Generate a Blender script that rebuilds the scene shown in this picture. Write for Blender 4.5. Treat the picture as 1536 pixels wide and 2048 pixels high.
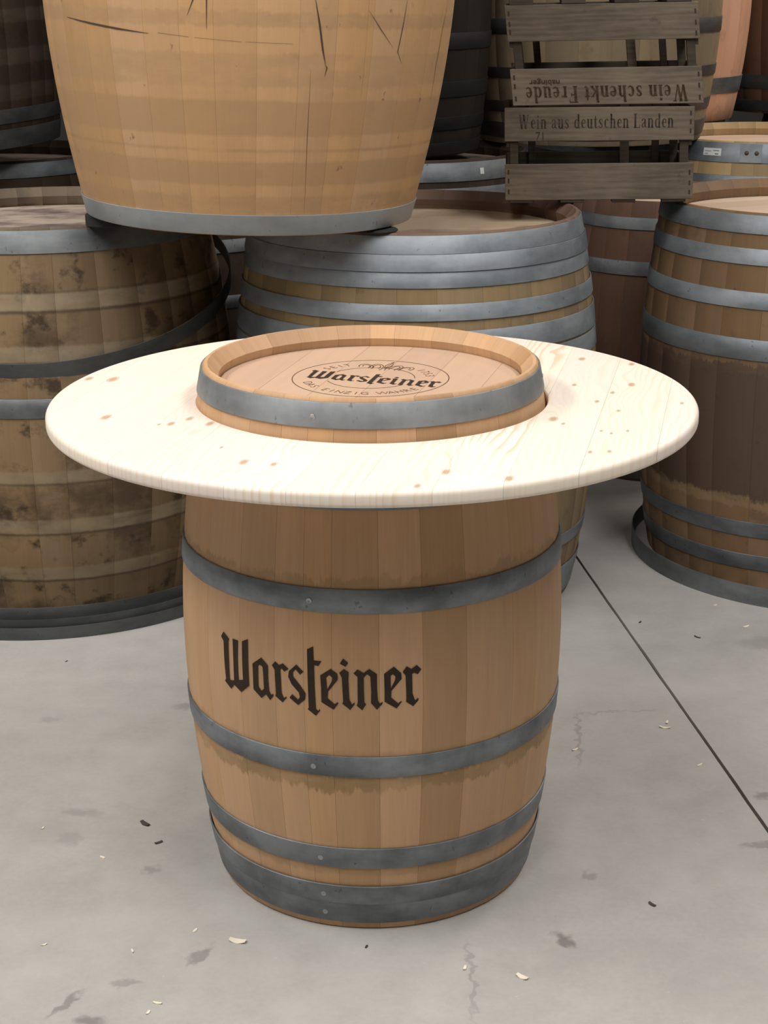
import bpy, bmesh, math, random
from mathutils import Matrix, Vector
PI=math.pi; R=math.radians
random.seed(7)
for o in list(bpy.data.objects): bpy.data.objects.remove(o, do_unlink=True)
sc=bpy.context.scene; C=sc.collection

# ------------------------------------------------------------------ camera
p,r=0.315682,-0.0067154
F=Vector((0,math.cos(p),-math.sin(p))); U0=Vector((0,math.sin(p),math.cos(p))); X0=Vector((1,0,0))
RX=X0*math.cos(r)+U0*math.sin(r); UP=U0*math.cos(r)-X0*math.sin(r)
cd=bpy.data.cameras.new('camera'); cam=bpy.data.objects.new('camera',cd); C.objects.link(cam)
cam.matrix_world=Matrix(((RX.x,UP.x,-F.x,0),(RX.y,UP.y,-F.y,0),(RX.z,UP.z,-F.z,1.57452),(0,0,0,1)))
cd.sensor_fit='HORIZONTAL'; cd.sensor_width=36; cd.lens=3266.27*36/1536; cd.clip_start=.05
sc.camera=cam
# ------------------------------------------------------------------ light
w=bpy.data.worlds.new('world'); sc.world=w; w.use_nodes=True
w.node_tree.nodes['Background'].inputs[0].default_value=(.9,.95,1,1)
w.node_tree.nodes['Background'].inputs[1].default_value=.12
def area(name,loc,size,power,col,target=None):
    d=bpy.data.lights.new(name,'AREA'); d.shape='RECTANGLE'; d.size,d.size_y=size; d.energy=power; d.color=col
    o=bpy.data.objects.new(name,d); C.objects.link(o); o.location=loc
    if target: o.rotation_euler=(Vector(target)-Vector(loc)).to_track_quat('-Z','Y').to_euler()
    return o
area('hall_lamp',(-3.6,2.2,4.6),(1.0,4.6),270,(1,.975,.935))
area('hall_lamp',(-.9,.6,4.4),(1.0,4.6),128,(1,.98,.955))
area('hall_lamp',(1.8,1.2,4.4),(1.0,4.6),162,(1,.98,.955))
area('hall_lamp',(3.6,6.9,4.5),(.7,2.4),140,(1,.92,.84))
vs=sc.view_settings; vs.view_transform='Standard'; vs.look='None'; vs.gamma=1; vs.use_curve_mapping=False; vs.exposure=0.0

# ------------------------------------------------------------------ helpers
def link(name,me,mat=None,parent=None,loc=None):
    o=bpy.data.objects.new(name,me); C.objects.link(o)
    if mat: me.materials.clear(); me.materials.append(mat)
    if parent: o.parent=parent
    if loc is not None: o.location=loc
    return o
def thing(name,label,cat,loc=(0,0,0),rotz=0,group=None):
    o=bpy.data.objects.new(name,None); C.objects.link(o); o.location=loc; o.rotation_euler=(0,0,rotz); o.empty_display_size=.1
    o['label']=label; o['category']=cat
    if group: o['group']=group
    return o
def tag(o,label,cat,group=None):
    o['label']=label; o['category']=cat
    if group: o['group']=group
    return o
def pyd(name,vs,fs,smooth=None):
    me=bpy.data.meshes.new(name); me.from_pydata(vs,[],fs); me.update()
    if smooth is not None:
        me.polygons.foreach_set('use_smooth',[True]*len(me.polygons)); me.set_sharp_from_angle(angle=R(smooth))
    return me
def bm_mesh(name,bm,smooth=None):
    me=bpy.data.meshes.new(name); bm.to_mesh(me); bm.free()
    if smooth is not None:
        me.polygons.foreach_set('use_smooth',[True]*len(me.polygons)); me.set_sharp_from_angle(angle=R(smooth))
    return me
def box_mesh(name,lo,hi,bev=.0015,jig=0):
    bm=bmesh.new(); bmesh.ops.create_cube(bm,size=1)
    for v in bm.verts:
        v.co=Vector([(lo[i]+hi[i])/2+v.co[i]*(hi[i]-lo[i])+random.uniform(-jig,jig) for i in range(3)])
    if bev: bmesh.ops.bevel(bm,geom=list(bm.edges),offset=bev,segments=1,affect='EDGES')
    bmesh.ops.recalc_face_normals(bm,faces=bm.faces)
    return bm_mesh(name,bm)
def revolve(name,prof,seg=128,smooth=30):
    """closed profile of (r,z) points swept full circle"""
    n=len(prof); vs=[]; fs=[]
    for i in range(seg):
        a=2*PI*i/seg; s,c=math.sin(a),math.cos(a)
        vs+=[(r*s,-r*c,z) for r,z in prof]
    for i in range(seg):
        j=(i+1)%seg
        for k in range(n):
            l=(k+1)%n; fs.append((i*n+k,j*n+k,j*n+l,i*n+l))
    me=pyd(name,vs,fs); bm=bmesh.new(); bm.from_mesh(me); bmesh.ops.recalc_face_normals(bm,faces=bm.faces); bm.to_mesh(me); bm.free()
    me.polygons.foreach_set('use_smooth',[True]*len(me.polygons)); me.set_sharp_from_angle(angle=R(smooth))
    return me

# ------------------------------------------------------------------ node helper
class T:
    def __init__(s,name):
        s.mat=bpy.data.materials.new(name); s.mat.use_nodes=True; s.t=s.mat.node_tree
        s.b=s.t.nodes['Principled BSDF']; s._c=None; s._i=None
    def node(s,ty,**kw):
        n=s.t.nodes.new(ty)
        for k,v in kw.items(): setattr(n,k,v)
        return n
    def put(s,sock,v):
        if isinstance(v,bpy.types.NodeSocket): s.t.links.new(v,sock)
        elif v is not None: sock.default_value=v
    def m(s,op,a,b=None,c=None,clamp=False):
        n=s.node('ShaderNodeMath',operation=op,use_clamp=clamp)
        for i,v in enumerate((a,b,c)):
            if v is not None: s.put(n.inputs[i],v)
        return n.outputs[0]
    def add(s,a,b): return s.m('ADD',a,b)
    def sub(s,a,b): return s.m('SUBTRACT',a,b)
    def mul(s,a,b): return s.m('MULTIPLY',a,b)
    def vec(s,x,y,z):
        n=s.node('ShaderNodeCombineXYZ')
        for i,v in enumerate((x,y,z)): s.put(n.inputs[i],v)
        return n.outputs[0]
    def vm(s,op,a,b=None,sc=None):
        n=s.node('ShaderNodeVectorMath',operation=op); s.put(n.inputs[0],a)
        if b is not None: s.put(n.inputs[1],b)
        if sc is not None: s.put(n.inputs['Scale'],sc)
        return n.outputs['Value'] if op in('LENGTH','DISTANCE','DOT_PRODUCT') else n.outputs[0]
    def co(s):
        if not s._c: s._c=s.node('ShaderNodeTexCoord').outputs['Object']
        return s._c
    def xyz(s,v=None):
        n=s.node('ShaderNodeSeparateXYZ'); s.put(n.inputs[0],v or s.co()); return n.outputs
    def info(s):
        if not s._i: s._i=s.node('ShaderNodeObjectInfo')
        return s._i
    def noise(s,v,scale,detail=2,rough=.5,dist=0):
        n=s.node('ShaderNodeTexNoise'); s.put(n.inputs['Vector'],v); n.inputs['Scale'].default_value=scale
        n.inputs['Detail'].default_value=detail; n.inputs['Roughness'].default_value=rough; n.inputs['Distortion'].default_value=dist
        return n.outputs[0]
    def mix(s,f,a,b,blend='MIX'):
        n=s.node('ShaderNodeMix',data_type='RGBA',blend_type=blend); s.put(n.inputs[0],f)
        for i,v in ((6,a),(7,b)):
            s.put(n.inputs[i],v if isinstance(v,bpy.types.NodeSocket) else (*v,1))
        return n.outputs[2]
    def smooth(s,x,a,b,lo=0,hi=1):
        n=s.node('ShaderNodeMapRange',interpolation_type='SMOOTHSTEP')
        for i,v in enumerate((x,a,b,lo,hi)): s.put(n.inputs[i],v)
        return n.outputs[0]
    def done(s,col,rough=.6,metal=0,bump=None,bs=.2,bd=.002,spec=None):
        s.put(s.b.inputs['Base Color'],col if isinstance(col,bpy.types.NodeSocket) else (*col,1))
        s.put(s.b.inputs['Roughness'],rough); s.put(s.b.inputs['Metallic'],metal)
        if spec is not None: s.b.inputs['Specular IOR Level'].default_value=spec
        if bump is not None:
            n=s.node('ShaderNodeBump'); n.inputs['Strength'].default_value=bs; n.inputs['Distance'].default_value=bd
            s.put(n.inputs['Height'],bump); s.t.links.new(n.outputs[0],s.b.inputs['Normal'])
        return s.mat

def stave_mat(name,base,g=(.10,.10,.12),marks=(),grime=(),rough=.6,spots=0,tint=None):
    """oak staves: grain along z; marks=(z0,z1,colour,strength,ragged,patchy); grime=(scale,lo,hi,colour,strength)"""
    h=T(name); x,y,z=h.xyz(); inf=h.info(); rnd=inf.outputs['Random']
    ang=h.m('ARCTAN2',x,h.mul(y,-1)); s=h.mul(ang,.4); off=h.mul(rnd,37.0)
    fine=h.noise(h.vec(s,h.mul(z,.03),off),300,2,.6)
    med=h.noise(h.vec(s,h.mul(z,.07),off),60,3,.55)
    broad=h.noise(h.vec(s,h.mul(z,.6),h.mul(off,.02)),6,3)
    f=h.add(1,h.add(h.mul(h.sub(fine,.5),2*g[0]),h.add(h.mul(h.sub(med,.5),2*g[1]),h.mul(h.sub(broad,.5),2*g[2]))))
    col=h.mix(1,base,inf.outputs['Color'],'MULTIPLY')
    col=h.vm('SCALE',col,sc=f)
    for sca,lo,hi,gc,gs in grime:
        n=h.noise(h.vec(h.add(s,sca*.37),h.mul(z,1.0),h.mul(rnd,.15)),sca,6,.62)
        col=h.mix(h.mul(h.smooth(n,lo,hi),gs),col,gc)
    for k,(z0,z1,mc,ms,rag,patch) in enumerate(marks):
        e=h.mul(h.sub(h.noise(h.vec(h.add(s,k*1.7),h.mul(z,.4),h.mul(rnd,3)),22,4,.65),.5),rag)
        e=h.add(e,h.mul(h.sub(h.noise(h.vec(s,h.mul(z,.2),h.add(off,k*3.1)),150,2,.6),.5),rag*.4))
        zz=h.add(z,e)
        mk=h.mul(h.smooth(zz,z0-.004,z0+.004),h.sub(1,h.smooth(zz,z1-.004,z1+.004)))
        if patch: mk=h.mul(mk,h.smooth(h.noise(h.vec(h.add(s,k*.9),h.mul(z,2.5),0),9,5,.65),.5-patch*.5,.5+patch*.25))
        col=h.mix(h.mul(mk,ms),col,mc)
    if spots:
        n=h.noise(h.vec(s,h.mul(z,.55),0),38,3,.6)
        col=h.mix(h.mul(h.smooth(n,.68,.76),spots),col,(.06,.04,.025))
    return h.done(col,rough,bump=h.add(fine,h.mul(med,1.5)),bs=.12,bd=.002,spec=.3)

def steel_mat(name,dark,light,rough=.5,metal=.7,rust=0,scale=6):
    h=T(name); v=h.co(); x,y,z=h.xyz(); rnd=h.mul(h.info().outputs['Random'],20)
    ang=h.m('ARCTAN2',x,h.mul(y,-1)); s=h.mul(ang,.4)
    n=h.noise(h.vec(s,h.mul(z,2),rnd),scale,5,.6); n2=h.noise(h.vec(h.mul(s,1),h.mul(z,.25),rnd),70,3,.6)
    f=h.smooth(h.add(h.mul(n,.9),h.mul(n2,.1)),.30,.70)
    col=h.mix(f,dark,light)
    d=h.noise(h.vec(s,h.mul(z,.8),rnd),55,2,.7)
    col=h.mix(h.mul(h.smooth(d,.68,.74),.5),col,tuple(c*.45 for c in dark))
    if rust:
        rn=h.noise(h.vec(s,z,rnd),16,5,.65); col=h.mix(h.mul(h.smooth(rn,.45,.68),rust),col,(.11,.06,.035))
    return h.done(col,h.add(rough,h.mul(n,.15)),metal,bump=n,bs=.05,bd=.002)

def head_mat(name,base,grime=(),ang=75,vary=.10):
    h=T(name); x,y,z=h.xyz(); inf=h.info(); rnd=h.mul(inf.outputs['Random'],31)
    ca,sa=math.cos(R(ang)),math.sin(R(ang))
    u=h.add(h.mul(x,ca),h.mul(y,sa)); v=h.sub(h.mul(y,ca),h.mul(x,sa))
    fine=h.noise(h.vec(h.mul(u,.05),v,rnd),260,2,.6); med=h.noise(h.vec(h.mul(u,.12),v,rnd),40,3)
    f=h.add(1,h.add(h.mul(h.sub(fine,.5),vary),h.mul(h.sub(med,.5),vary*1.6)))
    col=h.vm('SCALE',h.mix(1,base,inf.outputs['Color'],'MULTIPLY'),sc=f)
    for sca,lo,hi,gc,gs in grime:
        n=h.noise(h.vec(u,h.mul(v,1.6),0),sca,5,.6); col=h.mix(h.mul(h.smooth(n,lo,hi),gs),col,gc)
    return h.done(col,.62,bump=fine,bs=.08,bd=.001,spec=.3)

# ------------------------------------------------------------------ barrel builder
def P(H,Re,Rb,pw): return lambda z: Rb-(Rb-Re)*abs(2*min(max(z,0),H)/H-1)**pw
def stave_mesh(a0,a1,pf,H,rows,ch,depth,gr=.0006):
    Re=pf(H); t=.027*ch
    pr=[(pf(0)-.003,0.0)]+[(pf(z),z) for z in [.003]+[H*i/rows for i in range(1,rows)]+[H-.004]]
    pr+=[(Re-.003,H),(Re-.0085*ch,H),(Re-t,H-.021*ch)]
    pr+=[(pf(H-depth-.03)-t-.004,H-depth-.03)]
    pr+=[(pf(z)-t-.004,z) for z in (H*.75,H*.5,H*.25)]+[(pf(0)-t,.0)]
    n=len(pr); Rm=pf(H/2); g=.00015/Rm; b=.0012/Rm; m=(a0+a1)/2
    cols=[(a0+g,-gr),(a0+g+b,0),(m,0),(a1-g-b,0),(a1-g,-gr)]
    vs=[];fs=[]
    for a,dr in cols:
        s,c=math.sin(a),math.cos(a); vs+=[((q+dr)*s,-(q+dr)*c,z) for q,z in pr]
    for i in range(4):
        for k in range(n):
            l=(k+1)%n; fs.append((i*n+k,(i+1)*n+k,(i+1)*n+l,i*n+l))
    fs.append(tuple(range(n))[::-1]); fs.append(tuple(4*n+k for k in range(n)))
    return pyd('stave',vs,fs,40)
def bounds(n,rng,fixed=None):
    if fixed:
        a=list(fixed); rest=360-(a[-1]-a[0]); k=n-len(a)+1
        w=[rng.uniform(.75,1.25) for _ in range(k)]; t=sum(w); cur=a[-1]
        for q in w[:-1]: cur+=q/t*rest; a.append(cur)
        a.append(a[0]+360); return [R(q) for q in a]
    w=[rng.uniform(.72,1.28) for _ in range(n)]; t=sum(w); st=rng.uniform(0,20); a=[st]
    for q in w: a.append(a[-1]+q/t*360)
    return [R(q) for q in a]
def hoop_mesh(pf,z0,z1,ex=0,t=.0026,seg=112):
    r0,r1=pf(z0)+.0003+ex,pf(z1)+.0003+ex
    k=.0006
    return revolve('hoop',[(r0,z0),(r0+t-k,z0),(r0+t,z0+k),(r1+t,z1-k),(r1+t-k,z1),(r1,z1)],seg,50)
def rivet_mesh(rad,hgt):
    bm=bmesh.new(); bmesh.ops.create_uvsphere(bm,u_segments=12,v_segments=6,radius=1)
    for v in bm.verts: v.co=Vector((v.co.x*rad,v.co.y*hgt,v.co.z*rad))
    return bm_mesh('rivet',bm,60)
def screw_mesh():
    vs=[];fs=[];n=16
    for r,y in ((.0047,0),(.0047,-.0006),(.0038,-.0011),(.0016,-.0008),(.0008,-.0003)):
        vs+=[(r*math.cos(2*PI*i/n),y,r*math.sin(2*PI*i/n)) for i in range(n)]
    for k in range(4):
        for i in range(n): fs.append((k*n+i,k*n+(i+1)%n,(k+1)*n+(i+1)%n,(k+1)*n+i))
    fs.append(tuple(4*n+i for i in range(n)))
    return pyd('screw',vs,fs,30)
def on_hoop(me,mat,hoop,ang,rad,z,slope=0,name='rivet'):
    o=link(name,me,mat,hoop); a=R(ang); o.location=(rad*math.sin(a),-rad*math.cos(a),z); o.rotation_euler=(slope,0,a); return o
def head_boards(root,mat,Rh,z,ang,cuts,tones,th=.02):
    ca,sa=math.cos(R(ang)),math.sin(R(ang))
    for i in range(len(cuts)-1):
        v0,v1=cuts[i]+.0003,cuts[i+1]-.0003
        v0=max(v0,-Rh+.0005); v1=min(v1,Rh-.0005)
        if v1-v0<.004: continue
        N=14; vv=[v0+(v1-v0)*k/N for k in range(N+1)]
        ring=[(math.sqrt(Rh*Rh-v*v),v) for v in vv]+[(-math.sqrt(Rh*Rh-v*v),v) for v in reversed(vv)]
        pts=[(u*ca-v*sa,u*sa+v*ca) for u,v in ring]; n=len(pts)
        vs=[(x,y,z) for x,y in pts]+[(x,y,z-th) for x,y in pts]
        fs=[tuple(range(n)),tuple(range(2*n-1,n-1,-1))]+[(k,n+k,n+(k+1)%n,(k+1)%n) for k in range(n)]
        o=link('head_board',pyd('head_board',vs,fs),mat,root); q=tones[i%len(tones)]; o.color=(q,q*(1-.012*(i%3)),q*(1-.02*(i%2)),1)
def barrel(name,label,category,loc,H,Re,Rb,pw,mat,hoops,n=28,fixed=None,tone=(.86,1.12),hue=.05,hmat=None,hang=70,rows=18,
           ch=1.0,depth=.036,seed=1,cuts=None,htones=(1,.93,1.05,.97),group=None,tones=None,bottom=False,gr=.0006):
    rng=random.Random(seed); pf=P(H,Re,Rb,pw)
    root=thing(name,label,category,loc,0,group); bs=bounds(n,rng,fixed)
    for i in range(len(bs)-1):
        o=link('stave',stave_mesh(bs[i],bs[i+1],pf,H,rows,ch,depth,gr),mat,root)
        q=tones[i] if tones and i<len(tones) else rng.uniform(*tone); e=rng.uniform(-hue,hue)
        o.color=(q*(1+e*.3),q,q*(1-e),1)
    hs=[]
    for hd in hoops:
        z0,z1,hm=hd[:3]; ex=hd[3] if len(hd)>3 else 0
        hs.append(link('hoop',hoop_mesh(pf,z0,z1,ex),hm,root))
    if hmat:
        Rh=Re-.0265*ch
        if not cuts:
            cuts=[-Rh]
            while cuts[-1]<Rh-.03: cuts.append(cuts[-1]+rng.uniform(.08,.15))
            cuts[-1]=Rh
        head_boards(root,hmat,Rh,H-depth,hang,cuts,htones)
        if bottom: head_boards(root,hmat,Re-.0265*ch,.05,hang,[-Rh,-.2,-.07,.08,.2,Rh],htones)
    return root,hs,pf

def fill2d(polys):
    """flat bmesh of a polygon with holes"""
    bm=bmesh.new()
    for pl in polys:
        vs=[bm.verts.new((x,y,0)) for x,y in pl]
        for i in range(len(vs)): bm.edges.new((vs[i],vs[(i+1)%len(vs)]))
    bmesh.ops.triangle_fill(bm,use_beauty=True,use_dissolve=False,edges=list(bm.edges))
    return bm
def cut(bm,axis,step):
    lo=min(v.co[axis] for v in bm.verts); hi=max(v.co[axis] for v in bm.verts); k=math.ceil(lo/step)
    while k*step<hi:
        pc=[0,0,0];pn=[0,0,0]; pc[axis]=k*step; pn[axis]=1
        bmesh.ops.bisect_plane(bm,geom=list(bm.verts)+list(bm.edges)+list(bm.faces),plane_co=pc,plane_no=pn,dist=1e-7); k+=1
def wrap(bm,pf,lift=.0007,da=1.2,dz=.015):
    cut(bm,0,da); cut(bm,1,dz)
    for v in bm.verts:
        a,z=R(v.co.x),v.co.y; q=pf(z)+lift; v.co=Vector((q*math.sin(a),-q*math.cos(a),z))
    return bm
def ribbon(pts,wd):
    """polyline to a ribbon polygon, widths per point"""
    L=[];Rr=[]
    for i,(x,y) in enumerate(pts):
        a=pts[max(i-1,0)]; b=pts[min(i+1,len(pts)-1)]; dx,dy=b[0]-a[0],b[1]-a[1]; l=math.hypot(dx,dy) or 1
        q=wd[i] if isinstance(wd,(list,tuple)) else wd
        nx,ny=-dy/l*q/2,dx/l*q/2; L.append((x+nx,y+ny)); Rr.append((x-nx,y-ny))
    return L,Rr
def ribbon_bm(bm,pts,wd,z,closed=False):
    L,Rr=ribbon(pts,wd)
    vl=[bm.verts.new((x,y,z)) for x,y in L]; vr=[bm.verts.new((x,y,z)) for x,y in Rr]
    for i in range(len(pts)-1): bm.faces.new((vr[i],vr[i+1],vl[i+1],vl[i]))
def text_bm(body,size,sx=1,off=0,align='CENTER',space=1):
    cu=bpy.data.curves.new('lettering','FONT'); cu.body=body; cu.size=size; cu.offset=off; cu.align_x=align; cu.space_character=space; cu.resolution_u=3
    ob=bpy.data.objects.new('lettering',cu); C.objects.link(ob)
    dg=bpy.context.evaluated_depsgraph_get(); me=bpy.data.meshes.new_from_object(ob.evaluated_get(dg))
    bpy.data.objects.remove(ob); bpy.data.curves.remove(cu)
    bm=bmesh.new(); bm.from_mesh(me); bpy.data.meshes.remove(me)
    for v in bm.verts: v.co.x*=sx
    return bm

# ------------------------------------------------------------------ materials
GALV=steel_mat('galvanised_steel',(.19,.21,.23),(.345,.375,.40))
GALVD=steel_mat('dull_galvanised_steel',(.12,.132,.14),(.27,.29,.31))
GALVM2=steel_mat('smooth_zinc_steel',(.17,.18,.185),(.30,.315,.325),scale=4)
GALVM=steel_mat('plain_zinc_steel',(.30,.32,.33),(.42,.44,.45),scale=4)
DULL=steel_mat('dull_grey_steel',(.12,.13,.135),(.24,.255,.26),rough=.5)
BLK=steel_mat('dark_rusty_iron',(.045,.043,.042),(.11,.105,.10),rough=.6,metal=.5,rust=.7)
FLR=steel_mat('dark_floor_hoop_steel',(.06,.063,.063),(.12,.125,.125),rough=.5,metal=.5)
SCREW=T('screw_steel').done((.34,.35,.36),.4,.8)
RUSTR=T('rusty_rivet').done((.12,.075,.06),.6,.4)
h=T('burnt_lettering'); n=h.noise(h.co(),90,4,.6); BURN=h.done(h.mix(n,(.022,.014,.010),(.045,.028,.020)),.7,spec=.2)
ETCH=T('engraved_brown_line').done((.10,.05,.025),.7,spec=.2)

STAIN=(.20,.135,.055)
M_MAIN=stave_mat('fresh_oak_staves',(.47,.285,.152),(.09,.10,.10),
    marks=[(.640,.664,STAIN,.42,.07,.9),(.288,.318,STAIN,.7,.06,.9),(.350,.362,STAIN,.25,.03,.7),(.118,.135,STAIN,.35,.02,.6)])
M_HEAD=head_mat('fresh_oak_head',(.47,.32,.22),ang=75)

# ------------------------------------------------------------------ setting
h=T('concrete'); x,y,z=h.xyz(h.node('ShaderNodeNewGeometry').outputs['Position'])
v=h.vec(x,y,0)
n1=h.noise(v,1.6,5,.6); n2=h.noise(v,9,5,.65); n3=h.noise(v,90,3,.6); n4=h.noise(h.vec(h.mul(x,.5),y,3.3),3.3,4,.6)
f=h.add(h.mul(n1,.5),h.add(h.mul(n2,.35),h.mul(n3,.15)))
col=h.mix(h.smooth(f,.3,.7),(.325,.31,.29),(.43,.415,.39))
col=h.mix(h.mul(h.smooth(n4,.55,.75),.2),col,(.24,.22,.20))
n5=h.noise(h.vec(x,h.mul(y,1.0),9),26,4,.7); col=h.mix(h.mul(h.smooth(n5,.70,.78),.55),col,(.17,.16,.15))
n6=h.noise(h.vec(x,y,19),60,2,.6); col=h.mix(h.mul(h.smooth(n6,.72,.77),.5),col,(.50,.48,.45))
wn=h.node('ShaderNodeTexNoise'); h.put(wn.inputs['Vector'],v); wn.inputs['Scale'].default_value=40; wn.inputs['Detail'].default_value=4
wv=h.vm('ADD',v,h.vm('SCALE',h.vm('SUBTRACT',wn.outputs['Color'],(.5,.5,.5)),sc=.05))
STN=[(.306,2.442,.020,.032,.3,.8),(.762,2.961,.022,.022,0,.6),(-.317,2.401,.012,.045,-.5,.55),(-.521,2.264,.008,.05,-.5,.6),(.375,2.652,.014,.02,0,.4),(-.475,2.221,.03,.02,0,.7),
 (.717,2.761,.05,.012,.3,.45),(-.604,2.907,.05,.02,-.3,.3),(-.61,2.801,.03,.03,0,.25),(-.438,2.684,.02,.02,0,.4),(-.433,2.325,.03,.012,0,.4),(-.44,3.405,.05,.02,0,.4),(-.752,3.336,.03,.02,0,.25),
 (.14,2.33,.006,.14,0,.35),(.42,3.22,.006,.16,-.1,.35),(.52,3.36,.11,.005,.1,.3),(.95,3.75,.09,.05,0,.35)]
for sx,sy,a,b,th,st in STN:
    d=h.vm('SUBTRACT',wv,(sx,sy,0)); e=h.xyz(d); c_,s_=math.cos(th),math.sin(th)
    u=h.mul(h.add(h.mul(e[0],c_),h.mul(e[1],s_)),1/a); q=h.mul(h.sub(h.mul(e[1],c_),h.mul(e[0],s_)),1/b)
    dd=h.m('SQRT',h.add(h.mul(u,u),h.mul(q,q)))
    col=h.mix(h.mul(h.sub(1,h.smooth(dd,.45,1.15)),st),col,(.15,.14,.135))
CONC=h.done(col,h.add(.5,h.mul(n2,.2)),bump=h.add(n2,h.mul(n3,.6)),bs=.12,bd=.004,spec=.35)
JOINT=T('joint_dirt').done((.035,.03,.027),.9)
h=T('hall_wall_paint'); n=h.noise(h.co(),2,4); WALL=h.done(h.mix(n,(.15,.15,.145),(.2,.2,.195)),.8)
h=T('shade_dark_back_wall'); n=h.noise(h.co(),2,4); WALL_SHADE=h.done(h.mix(n,(.03,.03,.029),(.045,.045,.042)),.85)  # gloom behind the barrel stacks is put into this wall colour
def struct(o): o['kind']='structure'; return o
XL,XR,Y0,Y1,ZC=-5.5,5.5,-3.5,8.9,5.2
floor=struct(link('floor',box_mesh('floor',(XL,Y0,-.10),(XR,Y1,-.012),0),JOINT))
# the saw-cut joint runs through (.547,4.412) and (.740,2.814)
def jx(y): return .547+(4.412-y)*(.740-.547)/(4.412-2.814)
for sgn in (-1,1):
    ys=[Y0+(Y1-Y0)*i/160 for i in range(161)]; rg=random.Random(3+sgn); edge=[]
    for yy in ys:
        edge.append((jx(yy)+sgn*(.0032+abs(rg.gauss(0,.0007))),yy))
    far=XL if sgn<0 else XR
    vs=[(a,b,0) for a,b in edge]+[(far,b,0) for b in ys]; n=len(ys)
    vs+=[(a,b,-.012) for a,b in edge]
    fs=[(i,i+1,n+i+1,n+i) for i in range(n-1)]+[(i,i+1,2*n+i+1,2*n+i) for i in range(n-1)]
    me=pyd('concrete_slab',vs,fs); bm=bmesh.new(); bm.from_mesh(me); bmesh.ops.recalc_face_normals(bm,faces=bm.faces); bm.to_mesh(me); bm.free()
    link('concrete_slab',me,CONC,floor)
for nm,lo,hi in (('wall_back',(XL,Y1,0),(XR,Y1+.1,ZC)),('wall_left',(XL-.1,Y0,0),(XL,Y1,ZC)),('wall_right',(XR,Y0,0),(XR+.1,Y1,ZC)),('wall_front',(XL,Y0-.1,0),(XR,Y0,ZC)),('ceiling',(XL,Y0,ZC),(XR,Y1,ZC+.1))):
    struct(link(nm,box_mesh(nm,lo,hi,0),WALL_SHADE if nm=='wall_back' else WALL))

# ------------------------------------------------------------------ barrel table
MH=.95
main_hoops=[(.9039,.9445,GALVM2),(.777,.817,GALVD),(.6089,.6486,GALVD),(.3166,.3556,GALVD),(.1333,.1744,GALVD),(.0575,.0955,GALVD,.0016),(.015,.0585,GALVD)]
ft=[-72,-54.7,-40,-27.8,-19,-10.9,2.1,14.2,27.3,43.9,55,66,80]
tn=[1.06,1.08,.98,1.03,.98,.90,1.07,.79,.95,.92,1.0,1.05]
bt,hs,mp=barrel('barrel_table','light oak barrel table with a round pale spruce top around its head','barrel table',(-.022,2.77,0),MH,.2895,.342,1.8,
    M_MAIN,main_hoops,27,ft,(.85,1.1),.06,M_HEAD,75,30,1.0,.036,5,[-.27,-.20,-.105,-.012,.07,.165,.27],(.99,1.02,.97,1.0,1.02),tones=tn,gr=.0004)
sm=screw_mesh()
for hp,(a,z) in zip((hs[0],hs[2],hs[3],hs[4],hs[5],hs[6]),((-17.5,.921),(-17.1,.627),(-16.8,.333),(-16.4,.151),(-16.3,.075),(-16.4,.034))):
    on_hoop(sm,SCREW,hp,a,mp(z)+.0030+(.0016 if hp is hs[5] else 0),z,0,'screw')
on_hoop(sm,SCREW,hs[0],83,mp(.925)+.003,.925,0,'screw')
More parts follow.
